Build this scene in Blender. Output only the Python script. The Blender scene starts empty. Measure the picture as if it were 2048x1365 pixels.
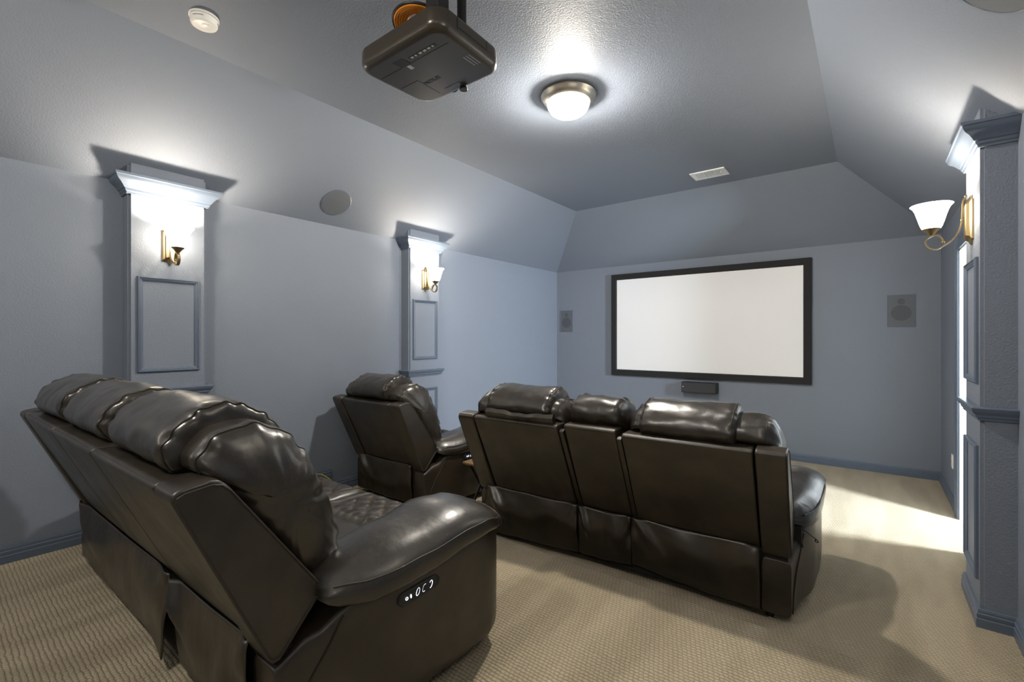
import bpy, bmesh, math, random
from mathutils import Vector, Matrix, noise
random.seed(7)
S = bpy.context.scene
COL = S.collection
PI = math.pi
R = math.radians

# ------------------------------------------------------------------ room
XL, XR, YF, YB = -3.865, 0.548, 6.15, -3.0
ZW, ZC, INS, ZU, YS = 2.418, 3.07, 0.794, 0.127, 2.312   # wall top, ceiling, tray inset, upper tier, step edge
SL = (ZC - ZW) / INS

LAMP_W, SCONCE_W, HALL_W = 80, 11, 72
# ------------------------------------------------------------------ helpers
def empty(name, loc=(0, 0, 0), rz=0.0, parent=None):
    o = bpy.data.objects.new(name, None)
    o.empty_display_size = .1
    o.location = loc
    o.rotation_euler = (0, 0, rz)
    COL.objects.link(o)
    if parent: o.parent = parent
    return o

def tag(o, label=None, cat=None, group=None, kind=None):
    if label: o['label'] = label
    if cat: o['category'] = cat
    if group: o['group'] = group
    if kind: o['kind'] = kind
    return o

def obj(name, bm, mat, parent=None, ang=40, flat=False, recalc=True):
    if recalc: bmesh.ops.recalc_face_normals(bm, faces=bm.faces[:])
    me = bpy.data.meshes.new(name)
    bm.to_mesh(me); bm.free()
    for m in (mat if isinstance(mat, (list, tuple)) else [mat]): me.materials.append(m)
    if not flat:
        for p in me.polygons: p.use_smooth = True
        me.set_sharp_from_angle(angle=R(ang))
    o = bpy.data.objects.new(name, me)
    COL.objects.link(o)
    if parent: o.parent = parent
    if not flat and len(me.polygons) < 1500:
        wn = o.modifiers.new('normals', 'WEIGHTED_NORMAL'); wn.keep_sharp = True; wn.weight = 60
    return o

def NB(): return bmesh.new()

def box(bm, x0, x1, y0, y1, z0, z1, bev=0, seg=2):
    r = bmesh.ops.create_cube(bm, size=1)
    vs = r['verts']
    bmesh.ops.scale(bm, vec=(x1 - x0, y1 - y0, z1 - z0), verts=vs)
    bmesh.ops.translate(bm, vec=((x0 + x1) / 2, (y0 + y1) / 2, (z0 + z1) / 2), verts=vs)
    if bev:
        es = list({e for v in vs for e in v.link_edges})
        bmesh.ops.bevel(bm, geom=es, offset=bev, segments=seg, affect='EDGES', profile=.6)
    return bm

def prism(bm, pts, vec, bev=0, seg=3):
    a = [bm.verts.new(p) for p in pts]
    b = [bm.verts.new(Vector(p) + Vector(vec)) for p in pts]
    n = len(a)
    fs = [bm.faces.new(a), bm.faces.new(b[::-1])]
    for i in range(n): fs.append(bm.faces.new((a[i], b[i], b[(i + 1) % n], a[(i + 1) % n])))
    if bev:
        es = list({e for f in fs for e in f.edges})
        bmesh.ops.recalc_face_normals(bm, faces=fs)
        bmesh.ops.bevel(bm, geom=es, offset=bev, segments=seg, affect='EDGES', profile=.6)
    return bm

def loft(bm, rings, cap=True, closed=True, loop=False):
    V = [[bm.verts.new(p) for p in r] for r in rings]
    n = len(V[0])
    m = len(V)
    for i in range(m if loop else m - 1):
        A, B = V[i], V[(i + 1) % m]
        for j in range(n if closed else n - 1):
            k = (j + 1) % n
            try: bm.faces.new((A[j], A[k], B[k], B[j]))
            except ValueError: pass
    if cap and not loop and closed:
        bm.faces.new(V[0][::-1]); bm.faces.new(V[-1])
    return V

def tube(bm, pts, r, n=8, closed=False, flat=None):
    P = [Vector(p) for p in pts]
    m = len(P)
    rings = []
    up = None
    for i in range(m):
        if closed: t = P[(i + 1) % m] - P[i - 1]
        else: t = P[min(i + 1, m - 1)] - P[max(i - 1, 0)]
        if t.length < 1e-9: t = Vector((0, 0, 1))
        t.normalize()
        if up is None:
            up = Vector((0, 0, 1)) if abs(t.z) < .9 else Vector((0, 1, 0))
        up = (up - t * up.dot(t))
        if up.length < 1e-6: up = t.orthogonal()
        up.normalize()
        s = t.cross(up)
        rr = r[i] if isinstance(r, (list, tuple)) else r
        ra, rb = (rr, rr) if flat is None else flat
        rings.append([P[i] + up * (math.cos(2 * PI * k / n) * ra) + s * (math.sin(2 * PI * k / n) * rb) for k in range(n)])
    loft(bm, rings, cap=True, loop=closed)
    return bm

def lathe(bm, prof, n=32, c=(0, 0, 0), axis='z', cap=True):
    rings = []
    for r, z in prof:
        ring = []
        for k in range(n):
            a = 2 * PI * k / n
            p = (r * math.cos(a), r * math.sin(a), z)
            if axis == 'x': p = (p[2], p[0], p[1])
            elif axis == 'y': p = (p[0], p[2], p[1])
            ring.append(Vector(p) + Vector(c))
        rings.append(ring)
    loft(bm, rings, cap=cap)
    return bm

def crom(pts, n, closed=True):
    """points resampled along a Catmull-Rom curve"""
    P = [Vector(p) for p in pts]
    m = len(P)
    out = []
    segs = m if closed else m - 1
    for i in range(segs):
        p0 = P[(i - 1) % m] if closed else P[max(i - 1, 0)]
        p1, p2 = P[i], P[(i + 1) % m]
        p3 = P[(i + 2) % m] if closed else P[min(i + 2, m - 1)]
        for k in range(8):
            t = k / 8
            out.append(.5 * ((2 * p1) + (p2 - p0) * t + (2 * p0 - 5 * p1 + 4 * p2 - p3) * t * t + (3 * p1 - p0 - 3 * p2 + p3) * t ** 3))
    if not closed: out.append(P[-1])
    L = [0]
    q = out + ([out[0]] if closed else [])
    for a, b in zip(q, q[1:]): L.append(L[-1] + (b - a).length)
    res = []
    tot = L[-1]
    j = 0
    for i in range(n):
        s = tot * i / (n if closed else n - 1)
        while j < len(L) - 2 and L[j + 1] < s: j += 1
        f = (s - L[j]) / max(L[j + 1] - L[j], 1e-9)
        res.append(q[j].lerp(q[j + 1], min(max(f, 0), 1)))
    return res

def cushion(bm, prof, x0, x1, end=.06, nx=20, npf=44, gather=.0, amp=.004, freq=9, seed=0, pw=2.2, smin=.25, seams=()):
    """puffy leather form: closed yz profile lofted along x with rounded, gathered ends"""
    P = crom([(0, a, b) for a, b in prof], npf)
    c = sum(P, Vector()) / len(P)
    W = x1 - x0
    st = []
    ne = 7
    for k in range(ne): st.append(end * (1 - math.cos(PI / 2 * k / ne)))
    for k in range(nx + 1): st.append(end + (W - 2 * end) * k / nx)
    for k in range(ne - 1, -1, -1): st.append(W - end * (1 - math.cos(PI / 2 * k / ne)))
    rings = []
    for s in st:
        d = min(s, W - s)
        t = min(d / end, 1)
        sc = smin + (1 - smin) * (1 - (1 - t) ** pw) ** (1 / pw)
        ring = []
        for j, p in enumerate(P):
            q = c + (p - c) * sc
            g = gather * math.exp(-((d - end * .6) / (end * .8)) ** 2) * (math.sin(j * 90 / npf + seed) + .6 * math.sin(j * 145 / npf + 2 * seed))
            q = q + (p - c).normalized() * g
            ring.append(Vector((x0 + s, q.y, q.z)))
        rings.append(ring)
    loft(bm, rings)
    rough(bm, amp, freq, seed)
    bm.verts.ensure_lookup_table()
    for v in bm.verts:
        for xs in seams:
            q = Vector((v.co.x, c.y, c.z)) - v.co
            v.co += q.normalized() * .006 * math.exp(-((v.co.x - xs) / .009) ** 2)
    out = []
    for xs in seams:
        i = min(range(len(st)), key=lambda k: abs(x0 + st[k] - xs))
        ring = [bm.verts[i * npf + j].co.copy() for j in range(npf)]
        m_ = Vector((0, c.y, c.z))
        out.append([p + (Vector((p.x, p.y, p.z)) - Vector((p.x, c.y, c.z))).normalized() * .0012 for p in ring])
    return out

def rough(bm, amp, freq, seed=0):
    bmesh.ops.recalc_face_normals(bm, faces=bm.faces[:])
    bm.normal_update()
    o = Vector((seed * 3.1, seed * 1.7, seed * 2.3))
    for v in bm.verts:
        v.co += v.normal * (amp * (noise.noise(v.co * freq + o) + .5 * noise.noise(v.co * freq * 2.3 + o)))

def mould(bm, path, prof, side=1, closed=False):
    """profile (out, z) swept along a plan path with mitred corners; side +1 = left of travel"""
    P = [Vector((p[0], p[1])) for p in path]
    m = len(P)
    rings = []
    for i in range(m):
        ds = []
        if closed or i > 0: ds.append((P[i] - P[i - 1]).normalized())
        if closed or i < m - 1: ds.append((P[(i + 1) % m] - P[i]).normalized())
        ns = [Vector((-d.y, d.x)) * side for d in ds]
        if len(ns) == 2:
            b = (ns[0] + ns[1])
            b = b / max(b.length_squared / 2, 1e-6)
        else: b = ns[0]
        rings.append([Vector((P[i].x + b.x * o, P[i].y + b.y * o, z)) for o, z in prof])
    loft(bm, rings, cap=not closed, loop=closed)
    return bm

def text_mesh(name, body, size, mat, mtx, parent, ext=.0004):
    cu = bpy.data.curves.new(name, 'FONT')
    cu.body = body; cu.size = size; cu.align_x = 'CENTER'; cu.align_y = 'CENTER'; cu.extrude = ext
    t = bpy.data.objects.new(name, cu)
    COL.objects.link(t)
    dg = bpy.context.evaluated_depsgraph_get()
    me = bpy.data.meshes.new_from_object(t.evaluated_get(dg))
    bpy.data.objects.remove(t)
    me.transform(mtx)
    me.materials.clear(); me.materials.append(mat)
    o = bpy.data.objects.new(name, me)
    COL.objects.link(o); o.parent = parent
    return o

# ------------------------------------------------------------------ materials
def mat(name, col, rough_=.5, metal=0, spec=.5, coat=0, emis=None, estr=0, bumps=(), var=None, rvar=None, coords='Object'):
    """bumps: (kind, scale, strength, distance); var: (scale, colour2, low, high); rvar: (scale, rough2)"""
    m = bpy.data.materials.new(name)
    m.use_nodes = True
    nt = m.node_tree
    b = nt.nodes['Principled BSDF']
    b.inputs['Base Color'].default_value = (*col, 1)
    b.inputs['Roughness'].default_value = rough_
    b.inputs['Metallic'].default_value = metal
    b.inputs['Specular IOR Level'].default_value = spec
    b.inputs['Coat Weight'].default_value = coat
    b.inputs['Coat Roughness'].default_value = .25
    if emis:
        b.inputs['Emission Color'].default_value = (*emis, 1)
        b.inputs['Emission Strength'].default_value = estr
    tc = nt.nodes.new('ShaderNodeTexCoord')
    src = tc.outputs[coords]
    def tex(kind, sc):
        sx = (1, 1, 1)
        if isinstance(sc, tuple): sc, sx = sc
        mp = nt.nodes.new('ShaderNodeMapping')
        mp.inputs['Scale'].default_value = sx
        nt.links.new(src, mp.inputs[0])
        if kind == 'noise':
            t = nt.nodes.new('ShaderNodeTexNoise'); t.inputs['Detail'].default_value = 3
            t.inputs['Scale'].default_value = sc
            nt.links.new(mp.outputs[0], t.inputs['Vector'])
            return t.outputs['Fac']
        if kind == 'voronoi':
            t = nt.nodes.new('ShaderNodeTexVoronoi'); t.inputs['Scale'].default_value = sc
            t.feature = 'F1'
            nt.links.new(mp.outputs[0], t.inputs['Vector'])
            return t.outputs['Distance']
        if kind == 'crease':
            t = nt.nodes.new('ShaderNodeTexNoise'); t.noise_type = 'RIDGED_MULTIFRACTAL'
            t.inputs['Scale'].default_value = sc; t.inputs['Detail'].default_value = 4; t.inputs['Distortion'].default_value = .6
            nt.links.new(mp.outputs[0], t.inputs['Vector'])
            return t.outputs['Fac']
        if kind == 'wave':
            t = nt.nodes.new('ShaderNodeTexWave'); t.inputs['Scale'].default_value = sc
            nt.links.new(mp.outputs[0], t.inputs['Vector'])
            return t.outputs['Fac']
    prev = None
    for kind, sc, st, di in bumps:
        bn = nt.nodes.new('ShaderNodeBump')
        bn.inputs['Strength'].default_value = st
        bn.inputs['Distance'].default_value = di
        nt.links.new(tex(kind, sc), bn.inputs['Height'])
        if prev: nt.links.new(prev, bn.inputs['Normal'])
        prev = bn.outputs[0]
    if prev: nt.links.new(prev, b.inputs['Normal'])
    if var:
        sc, c2, lo, hi = var
        mr = nt.nodes.new('ShaderNodeMapRange')
        mr.inputs[1].default_value = lo; mr.inputs[2].default_value = hi
        nt.links.new(tex('noise', sc), mr.inputs[0])
        mx = nt.nodes.new('ShaderNodeMix'); mx.data_type = 'RGBA'
        mx.inputs[6].default_value = (*col, 1); mx.inputs[7].default_value = (*c2, 1)
        nt.links.new(mr.outputs[0], mx.inputs[0])
        nt.links.new(mx.outputs[2], b.inputs['Base Color'])
    if rvar:
        sc, r2 = rvar
        mr = nt.nodes.new('ShaderNodeMapRange')
        mr.inputs[1].default_value = .3; mr.inputs[2].default_value = .7
        mr.inputs[3].default_value = rough_; mr.inputs[4].default_value = r2
        nt.links.new(tex('noise', sc), mr.inputs[0])
        nt.links.new(mr.outputs[0], b.inputs['Roughness'])
    return m

PAINT = (.205, .235, .290)
M = {}
M['wall'] = mat('wall_paint', PAINT, .55, spec=.28, bumps=[('noise', 105, .48, .0045), ('noise', 240, .3, .002)])
M['ceil'] = mat('ceiling_paint', PAINT, .58, spec=.25, bumps=[('noise', 110, .55, .0045), ('noise', 250, .3, .002)])
M['trim'] = mat('trim_paint', (.115, .148, .205), .35, spec=.5, bumps=[('noise', 40, .05, .002)])
M['white'] = mat('white_paint', (.80, .81, .82), .4)
M['plastic'] = mat('white_plastic', (.85, .84, .80), .4)
M['hall'] = mat('hall_paint', (.75, .74, .70), .6)
LE = (.0170, .0120, .0068)
M['leather'] = mat('dark_leather', LE, .36, spec=.7, coat=.22, bumps=[('voronoi', 420, .12, .0015), ('noise', 45, .10, .003), ('noise', (9, (1, 1, .45)), .14, .010)],
                   var=(7, (.036, .0270, .0160), .40, .68), rvar=(8, .46))
M['soft'] = mat('soft_leather', LE, .33, spec=.8, coat=.45, bumps=[('voronoi', 420, .12, .0015), ('crease', 15, .26, .006), ('noise', 30, .22, .006)],
                var=(6, (.029, .0215, .0125), .42, .68), rvar=(9, .40))
M['leather2'] = mat('dark_leather_skirt', LE, .35, spec=.7, coat=.3, bumps=[('voronoi', 420, .12, .0015), ('noise', (10, (1, 1, .35)), .35, .02)],
                    var=(5, (.033, .0248, .0145), .42, .68), rvar=(7, .45))
M['seam'] = mat('seam_thread', (.030, .026, .020), .55)
M['under'] = mat('black_underlining', (.010, .010, .010), .9)
M['frame'] = mat('screen_velvet', (.012, .012, .013), .8, bumps=[('noise', 400, .1, .001)])
M['screen'] = mat('screen_vinyl', (.90, .905, .92), .7)
M['bronze'] = mat('brushed_bronze', (.36, .28, .16), .42, metal=1, bumps=[('noise', (60, (1, 1, 8)), .05, .001)])
M['nickel'] = mat('brushed_nickel', (.58, .55, .48), .38, metal=1)
M['proj'] = mat('projector_shell', (.040, .032, .022), .30, spec=.8, bumps=[('noise', 600, .04, .0005)])
M['black'] = mat('black_plastic', (.012, .012, .013), .45)
M['grille'] = mat('speaker_grille', (.118, .131, .152), .6, bumps=[('voronoi', 500, .4, .001)])
M['cone'] = mat('speaker_cone', (.082, .092, .108), .6, bumps=[('voronoi', 500, .4, .001)])
M['cspk'] = mat('dark_cloth', (.035, .036, .040), .75, bumps=[('noise', 500, .2, .001)])
M['orange'] = mat('orange_cable', (.85, .30, .02), .45)
M['yellow'] = mat('yellow_cord', (.62, .50, .12), .5)
M['wood'] = mat('walnut_wood', (.24, .14, .06), .4, bumps=[('noise', (20, (1, 8, 1)), .1, .002)], var=((12, (1, 9, 1)), (.13, .07, .03), .35, .65))
M['led'] = mat('white_led', (.8, .85, 1), .4, emis=(.75, .82, 1), estr=.55)
M['print'] = mat('white_print', (.6, .6, .58), .5)
M['blackprint'] = mat('black_print', (.01, .01, .01), .4)
M['bluelabel'] = mat('blue_label', (.03, .05, .11), .4, var=((260, (1, 3, 1)), (.16, .20, .30), .52, .6))
M['smoke'] = M['plastic']

def glass_glow(name, col, strength, transp):
    m = bpy.data.materials.new(name); m.use_nodes = True
    nt = m.node_tree; nt.nodes.clear()
    out = nt.nodes.new('ShaderNodeOutputMaterial')
    e = nt.nodes.new('ShaderNodeEmission'); e.inputs[0].default_value = (*col, 1); e.inputs[1].default_value = strength
    t = nt.nodes.new('ShaderNodeBsdfTransparent'); t.inputs[0].default_value = (1, .97, .92, 1)
    mx = nt.nodes.new('ShaderNodeMixShader'); mx.inputs[0].default_value = transp
    nt.links.new(e.outputs[0], mx.inputs[1]); nt.links.new(t.outputs[0], mx.inputs[2]); nt.links.new(mx.outputs[0], out.inputs[0])
    return m
M['shade'] = glass_glow('frosted_shade_glass', (1, .88, .70), 6, .2)
M['dome'] = glass_glow('frosted_dome_glass', (1, .95, .86), 4.5, .45)

def carpet_mat():
    m = bpy.data.materials.new('ribbed_carpet'); m.use_nodes = True
    nt = m.node_tree; N = nt.nodes.new; L = nt.links.new
    b = nt.nodes['Principled BSDF']
    b.inputs['Roughness'].default_value = .95
    b.inputs['Specular IOR Level'].default_value = .1
    b.inputs['Sheen Weight'].default_value = .25
    b.inputs['Sheen Roughness'].default_value = .5
    tc = N('ShaderNodeTexCoord')
    # warp, then loops in rows running across the room
    nz = N('ShaderNodeTexNoise'); nz.inputs['Scale'].default_value = 26; nz.inputs['Detail'].default_value = 2
    L(tc.outputs['Object'], nz.inputs['Vector'])
    sub = N('ShaderNodeVectorMath'); sub.operation = 'SUBTRACT'; sub.inputs[1].default_value = (.5, .5, .5)
    L(nz.outputs['Color'], sub.inputs[0])
    sc = N('ShaderNodeVectorMath'); sc.operation = 'SCALE'; sc.inputs['Scale'].default_value = .013
    L(sub.outputs[0], sc.inputs[0])
    ad = N('ShaderNodeVectorMath'); ad.operation = 'ADD'
    L(tc.outputs['Object'], ad.inputs[0]); L(sc.outputs[0], ad.inputs[1])
    sp = N('ShaderNodeSeparateXYZ'); L(ad.outputs[0], sp.inputs[0])
    def mth(op, a, bval=None, c=None):
        n = N('ShaderNodeMath'); n.operation = op
        for i, v in enumerate((a, bval, c)):
            if v is None: continue
            if hasattr(v, 'links'): L(v, n.inputs[i])
            else: n.inputs[i].default_value = v
        return n.outputs[0]
    row = mth('MULTIPLY', sp.outputs['Y'], 2 * PI / .0165)
    ribs = mth('ABSOLUTE', mth('SINE', mth('MULTIPLY', row, .5)))
    par = mth('FLOOR', mth('MULTIPLY', sp.outputs['Y'], 1 / .0165))
    xs = mth('ADD', mth('MULTIPLY', sp.outputs['X'], 2 * PI / .019), mth('MULTIPLY', par, PI * .62))
    loops = mth('ABSOLUTE', mth('SINE', mth('MULTIPLY', xs, .5)))
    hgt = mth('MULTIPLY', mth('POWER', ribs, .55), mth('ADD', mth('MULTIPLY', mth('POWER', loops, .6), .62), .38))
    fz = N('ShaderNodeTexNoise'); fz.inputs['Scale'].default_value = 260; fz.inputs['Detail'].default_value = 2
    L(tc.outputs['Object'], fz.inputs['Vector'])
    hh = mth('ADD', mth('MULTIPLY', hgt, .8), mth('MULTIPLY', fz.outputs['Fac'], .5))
    bn = N('ShaderNodeBump'); bn.inputs['Strength'].default_value = .9; bn.inputs['Distance'].default_value = .008
    L(hh, bn.inputs['Height']); L(bn.outputs[0], b.inputs['Normal'])
    # pile brushed in broad swaths by the vacuum cleaner
    vz = N('ShaderNodeTexNoise'); vz.inputs['Scale'].default_value = 2.6; vz.inputs['Detail'].default_value = 1
    mp = N('ShaderNodeMapping'); mp.inputs['Rotation'].default_value = (0, 0, .9); mp.inputs['Scale'].default_value = (2.4, .45, 1)
    L(tc.outputs['Object'], mp.inputs[0]); L(mp.outputs[0], vz.inputs['Vector'])
    mr = N('ShaderNodeMapRange'); mr.inputs[1].default_value = .42; mr.inputs[2].default_value = .58
    L(vz.outputs['Fac'], mr.inputs[0])
    base = N('ShaderNodeMix'); base.data_type = 'RGBA'
    base.inputs[6].default_value = (.395, .330, .218, 1); base.inputs[7].default_value = (.485, .408, .276, 1)
    L(mr.outputs[0], base.inputs[0])
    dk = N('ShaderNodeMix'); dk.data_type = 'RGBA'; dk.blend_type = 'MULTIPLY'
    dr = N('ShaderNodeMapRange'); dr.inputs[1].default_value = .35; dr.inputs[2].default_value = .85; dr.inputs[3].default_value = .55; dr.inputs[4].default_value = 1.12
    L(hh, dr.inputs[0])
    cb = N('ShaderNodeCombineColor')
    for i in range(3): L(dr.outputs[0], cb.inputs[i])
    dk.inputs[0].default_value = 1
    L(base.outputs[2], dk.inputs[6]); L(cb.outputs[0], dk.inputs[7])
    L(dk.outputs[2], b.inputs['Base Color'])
    return m
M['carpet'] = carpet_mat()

# ------------------------------------------------------------------ room shell
T = .12
def struct(name, bm, m, **k):
    o = obj(name, bm, m, **k); o['kind'] = 'structure'; return o

bm = NB()
nose = [(YS - .03 + .03 * math.sin(a), ZU - .03 + .03 * math.cos(a)) for a in [PI / 2 * i / 6 for i in range(7)]]
poly = [(YB - T, -.15), (YB - T, ZU)] + nose + [(YS - .004, .0), (YF + T, 0), (YF + T, -.15)]
prism(bm, [(XL - T, y, z) for y, z in poly], (XR + T - XL + T, 0, 0))
box(bm, XR + T, 1.95, 3.3, 5.6, -.15, 0)
struct('floor', bm, M['carpet'], ang=30)

bm = NB(); box(bm, XL - T, XL, YB - T, YF + T, -.1, ZW + .02); struct('wall_left', bm, M['wall'])
bm = NB(); box(bm, XL - T, XR + T, YF, YF + T, -.1, ZW + .02); struct('wall_front', bm, M['wall'])
bm = NB(); box(bm, XL - T, XR + T, YB - T, YB, -.1, ZW + .02); struct('wall_back', bm, M['wall'])
DY0, DY1, DZ = 4.17, 4.93, 2.085
bm = NB()
box(bm, XR, XR + T, YB - T, DY0, -.1, ZW + .02)
box(bm, XR, XR + T, DY1, YF + T, -.1, ZW + .02)
box(bm, XR, XR + T, DY0, DY1, DZ, ZW + .02)
struct('wall_right', bm, M['wall'])

# tray ceiling: four slopes up to a flat panel
bm = NB()
lo = [(XL, YB, ZW), (XR, YB, ZW), (XR, YF, ZW), (XL, YF, ZW)]
hi = [(XL + INS, YB + INS, ZC), (XR - INS, YB + INS, ZC), (XR - INS, YF - INS, ZC), (XL + INS, YF - INS, ZC)]
lov = [bm.verts.new(p) for p in lo]; hiv = [bm.verts.new(p) for p in hi]
for i in range(4): bm.faces.new((lov[i], lov[(i + 1) % 4], hiv[(i + 1) % 4], hiv[i]))
bm.faces.new(hiv)
g = bmesh.ops.extrude_face_region(bm, geom=bm.faces[:])
vs = [v for v in g['geom'] if isinstance(v, bmesh.types.BMVert)]
for v in vs:
    v.co.z += .15
struct('ceiling', bm, M['ceil'], flat=True)

# hall beyond the doorway
bm = NB()
HX = 1.75
box(bm, HX, HX + .1, 3.3, 5.6, 0, 2.45); box(bm, XR + T, HX, 3.2, 3.3, 0, 2.45); box(bm, XR + T, HX, 5.5, 5.6, 0, 2.45)
box(bm, XR + T, HX + .1, 3.2, 5.6, 2.45, 2.55)
struct('wall_hall', bm, M['hall'], flat=True)

# door frame: white lining, painted casing
bm = NB()
box(bm, XR - .005, XR + T + .01, DY1 - .018, DY1, 0, DZ); box(bm, XR - .005, XR + T + .01, DY0, DY0 + .018, 0, DZ)
box(bm, XR - .005, XR + T + .01, DY0, DY1, DZ - .018, DZ)
d = struct('door_1', bm, M['white'], flat=True)
bm = NB()
cw = .095
for y0, y1, z0, z1 in ((DY1 - .005, DY1 + cw, 0, DZ + cw), (DY0 - cw, DY0 + .005, 0, DZ + cw)):
    box(bm, XR - .020, XR + .002, y0, y1, z0, z1, .004)
    box(bm, XR - .027, XR, (y0 + y1) / 2 - .012, (y0 + y1) / 2 + .03, z0, z1, .005)
box(bm, XR - .018, XR + .002, DY0 - cw, DY1 + cw, DZ - .005, DZ + cw, .004)
obj('door_casing', bm, M['trim'], d)

# ------------------------------------------------------------------ pilasters and mouldings
BASE = [(0, 0), (.017, 0), (.017, .042), (.013, .047), (.015, .052), (.015, .066), (.010, .071), (.011, .076), (.008, .087), (0, .089)]
CROWN = [(0, 2.322), (.010, 2.322), (.012, 2.332), (.018, 2.338), (.020, 2.350), (.027, 2.354), (.034, 2.366), (.045, 2.380), (.060, 2.392), (.068, 2.404), (.072, 2.418), (.078, 2.422), (.078, 2.436), (0, 2.436)]
RAIL = [(0, 1.000), (.010, 1.000), (.012, 1.012), (.018, 1.016), (.020, 1.028), (.030, 1.040), (.034, 1.050), (.036, 1.060), (.030, 1.066), (0, 1.066)]
PANEL = [(0, 0), (0, .010), (.004, .016), (.009, .017), (.013, .011), (.017, .012), (.023, .008), (.030, .004), (.030, 0)]
PD = .125   # how far a pilaster stands off the wall

def frame_panel(bm, xf, sgn, y0, y1, z0, z1):
    rings = []
    for (a, b) in ((0, 0), (1, 0), (1, 1), (0, 1)):
        ring = []
        for w, h in PANEL:
            y = y0 + w if a == 0 else y1 - w
            z = z0 + w if b == 0 else z1 - w
            ring.append(Vector((xf + sgn * h, y, z)))
        rings.append(ring)
    loft(bm, rings, cap=False, loop=True)

def pilaster(n, sgn, xw, y0, y1, zf, pan_lo, base_all=True):
    """sgn +1: on the left wall facing +x, -1: on the right wall facing -x"""
    xf = xw + sgn * PD
    zt = ZW + PD * SL
    root = empty('trim_%d' % n, (xw, (y0 + y1) / 2, zf))
    root['kind'] = 'structure'
    inv = Vector((xw, (y0 + y1) / 2, zf))
    def put(name, bm, m, **k):
        bmesh.ops.translate(bm, vec=-inv, verts=bm.verts[:])
        return obj(name, bm, m, root, **k)
    bm = NB()
    pts = [(xw - sgn * .01, y0, zf - .02), (xf, y0, zf - .02), (xf, y0, zt + .01), (xw - sgn * .01, y0, ZW + .002)]
    prism(bm, pts, (0, y1 - y0, 0))
    es = [e for e in bm.edges if abs(e.verts[0].co.x - xf) < 1e-5 and abs(e.verts[1].co.x - xf) < 1e-5 and abs(e.verts[0].co.z - e.verts[1].co.z) > 1]
    bmesh.ops.recalc_face_normals(bm, faces=bm.faces[:])
    bmesh.ops.bevel(bm, geom=es, offset=.014, segments=4, affect='EDGES')
    put('shaft', bm, M['wall'], ang=30)
    path = [(xw, y0), (xf, y0), (xf, y1), (xw, y1)]
    if sgn > 0: path = path  # travel with the outside on the right
    side = -1 if sgn > 0 else 1
    bm = NB(); mould(bm, path, CROWN, side); put('crown_moulding', bm, M['trim'], ang=25)
    bm = NB(); mould(bm, path, RAIL, side); put('chair_rail', bm, M['trim'], ang=25)
    yc = (y0 + y1) / 2
    hw = (y1 - y0) / 2 - .045
    bm = NB(); frame_panel(bm, xf, sgn, yc - hw, yc + hw, 1.175, 1.80); put('panel_moulding', bm, M['trim'], ang=25)
    bm = NB(); frame_panel(bm, xf, sgn, yc - hw, yc + hw, pan_lo, .868); put('panel_moulding', bm, M['trim'], ang=25)
    return root

P1 = (.842, 1.281); P2 = (3.117, 3.545)
pilaster(1, 1, XL, *P1, ZU, .335)
pilaster(2, 1, XL, *P2, 0, .210)
P3 = (3.165, 3.600); P4 = (.842, 1.281)
pilaster(3, -1, XR, *P3, 0, .210)
pilaster(4, -1, XR, *P4, ZU, .335)
P5 = (-1.43, -.99)
pilaster(5, 1, XL, *P5, ZU, .335)
pilaster(6, -1, XR, *P5, ZU, .335)

def zprof(p, z): return [(a, b + z) for a, b in p]
xl, xr = XL + PD, XR - PD
bm = NB()
mould(bm, [(XL, YB), (XL, P5[0]), (xl, P5[0]), (xl, P5[1]), (XL, P5[1]), (XL, P1[0]), (xl, P1[0]), (xl, P1[1]), (XL, P1[1]), (XL, YS)], zprof(BASE, ZU), -1)
mould(bm, [(XL, YS - .01), (XL, P2[0]), (xl, P2[0]), (xl, P2[1]), (XL, P2[1]), (XL, YF)], BASE, -1)
struct('baseboard_left', bm, M['trim'], ang=25)
bm = NB()
mould(bm, [(XR, YB), (XR, P5[0]), (xr, P5[0]), (xr, P5[1]), (XR, P5[1]), (XR, P4[0]), (xr, P4[0]), (xr, P4[1]), (XR, P4[1]), (XR, YS)], zprof(BASE, ZU), 1)
mould(bm, [(XR, YS - .01), (XR, P3[0]), (xr, P3[0]), (xr, P3[1]), (XR, P3[1]), (XR, DY0 - cw)], BASE, 1)
mould(bm, [(XR, DY1 + cw), (XR, YF)], BASE, 1)
struct('baseboard_right', bm, M['trim'], ang=25)
bm = NB(); mould(bm, [(XL, YF), (XR, YF)], BASE, -1); struct('baseboard_front', bm, M['trim'], ang=25)
bm = NB(); mould(bm, [(XL, YB), (XR, YB)], zprof(BASE, ZU), 1); struct('baseboard_back', bm, M['trim'], ang=25)

# ------------------------------------------------------------------ seating
LEAN = [(0, .36), (-.25, .88), (-.235, .893), (-.14, .895), (.14, .49), (.12, .36)]
SIDE = [(.0, .335), (-.010, .345), (-.250, .872), (-.246, .889), (-.228, .897), (-.165, .906), (-.140, .900), (-.118, .880), (.148, .506), (.154, .488), (.145, .470), (.02, .335)]
WING = [(.255, .54), (.245, .66), (.195, .80), (.135, .92), (.06, 1.0), (-.03, 1.028), (-.11, 1.015), (-.165, .97), (-.172, .915), (-.13, .880), (0, .69), (.12, .52), (.19, .485)]
ROLL = [(.15, .86), (.125, .95), (.065, 1.035), (-.02, 1.082), (-.115, 1.072), (-.190, 1.02), (-.218, .955), (-.19, .905), (-.12, .885), (-.02, .86), (.08, .83)]
LUMB = [(.29, .54), (.275, .66), (.225, .78), (.165, .85), (.08, .84), (.02, .74), (.10, .56), (.20, .475)]
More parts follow.
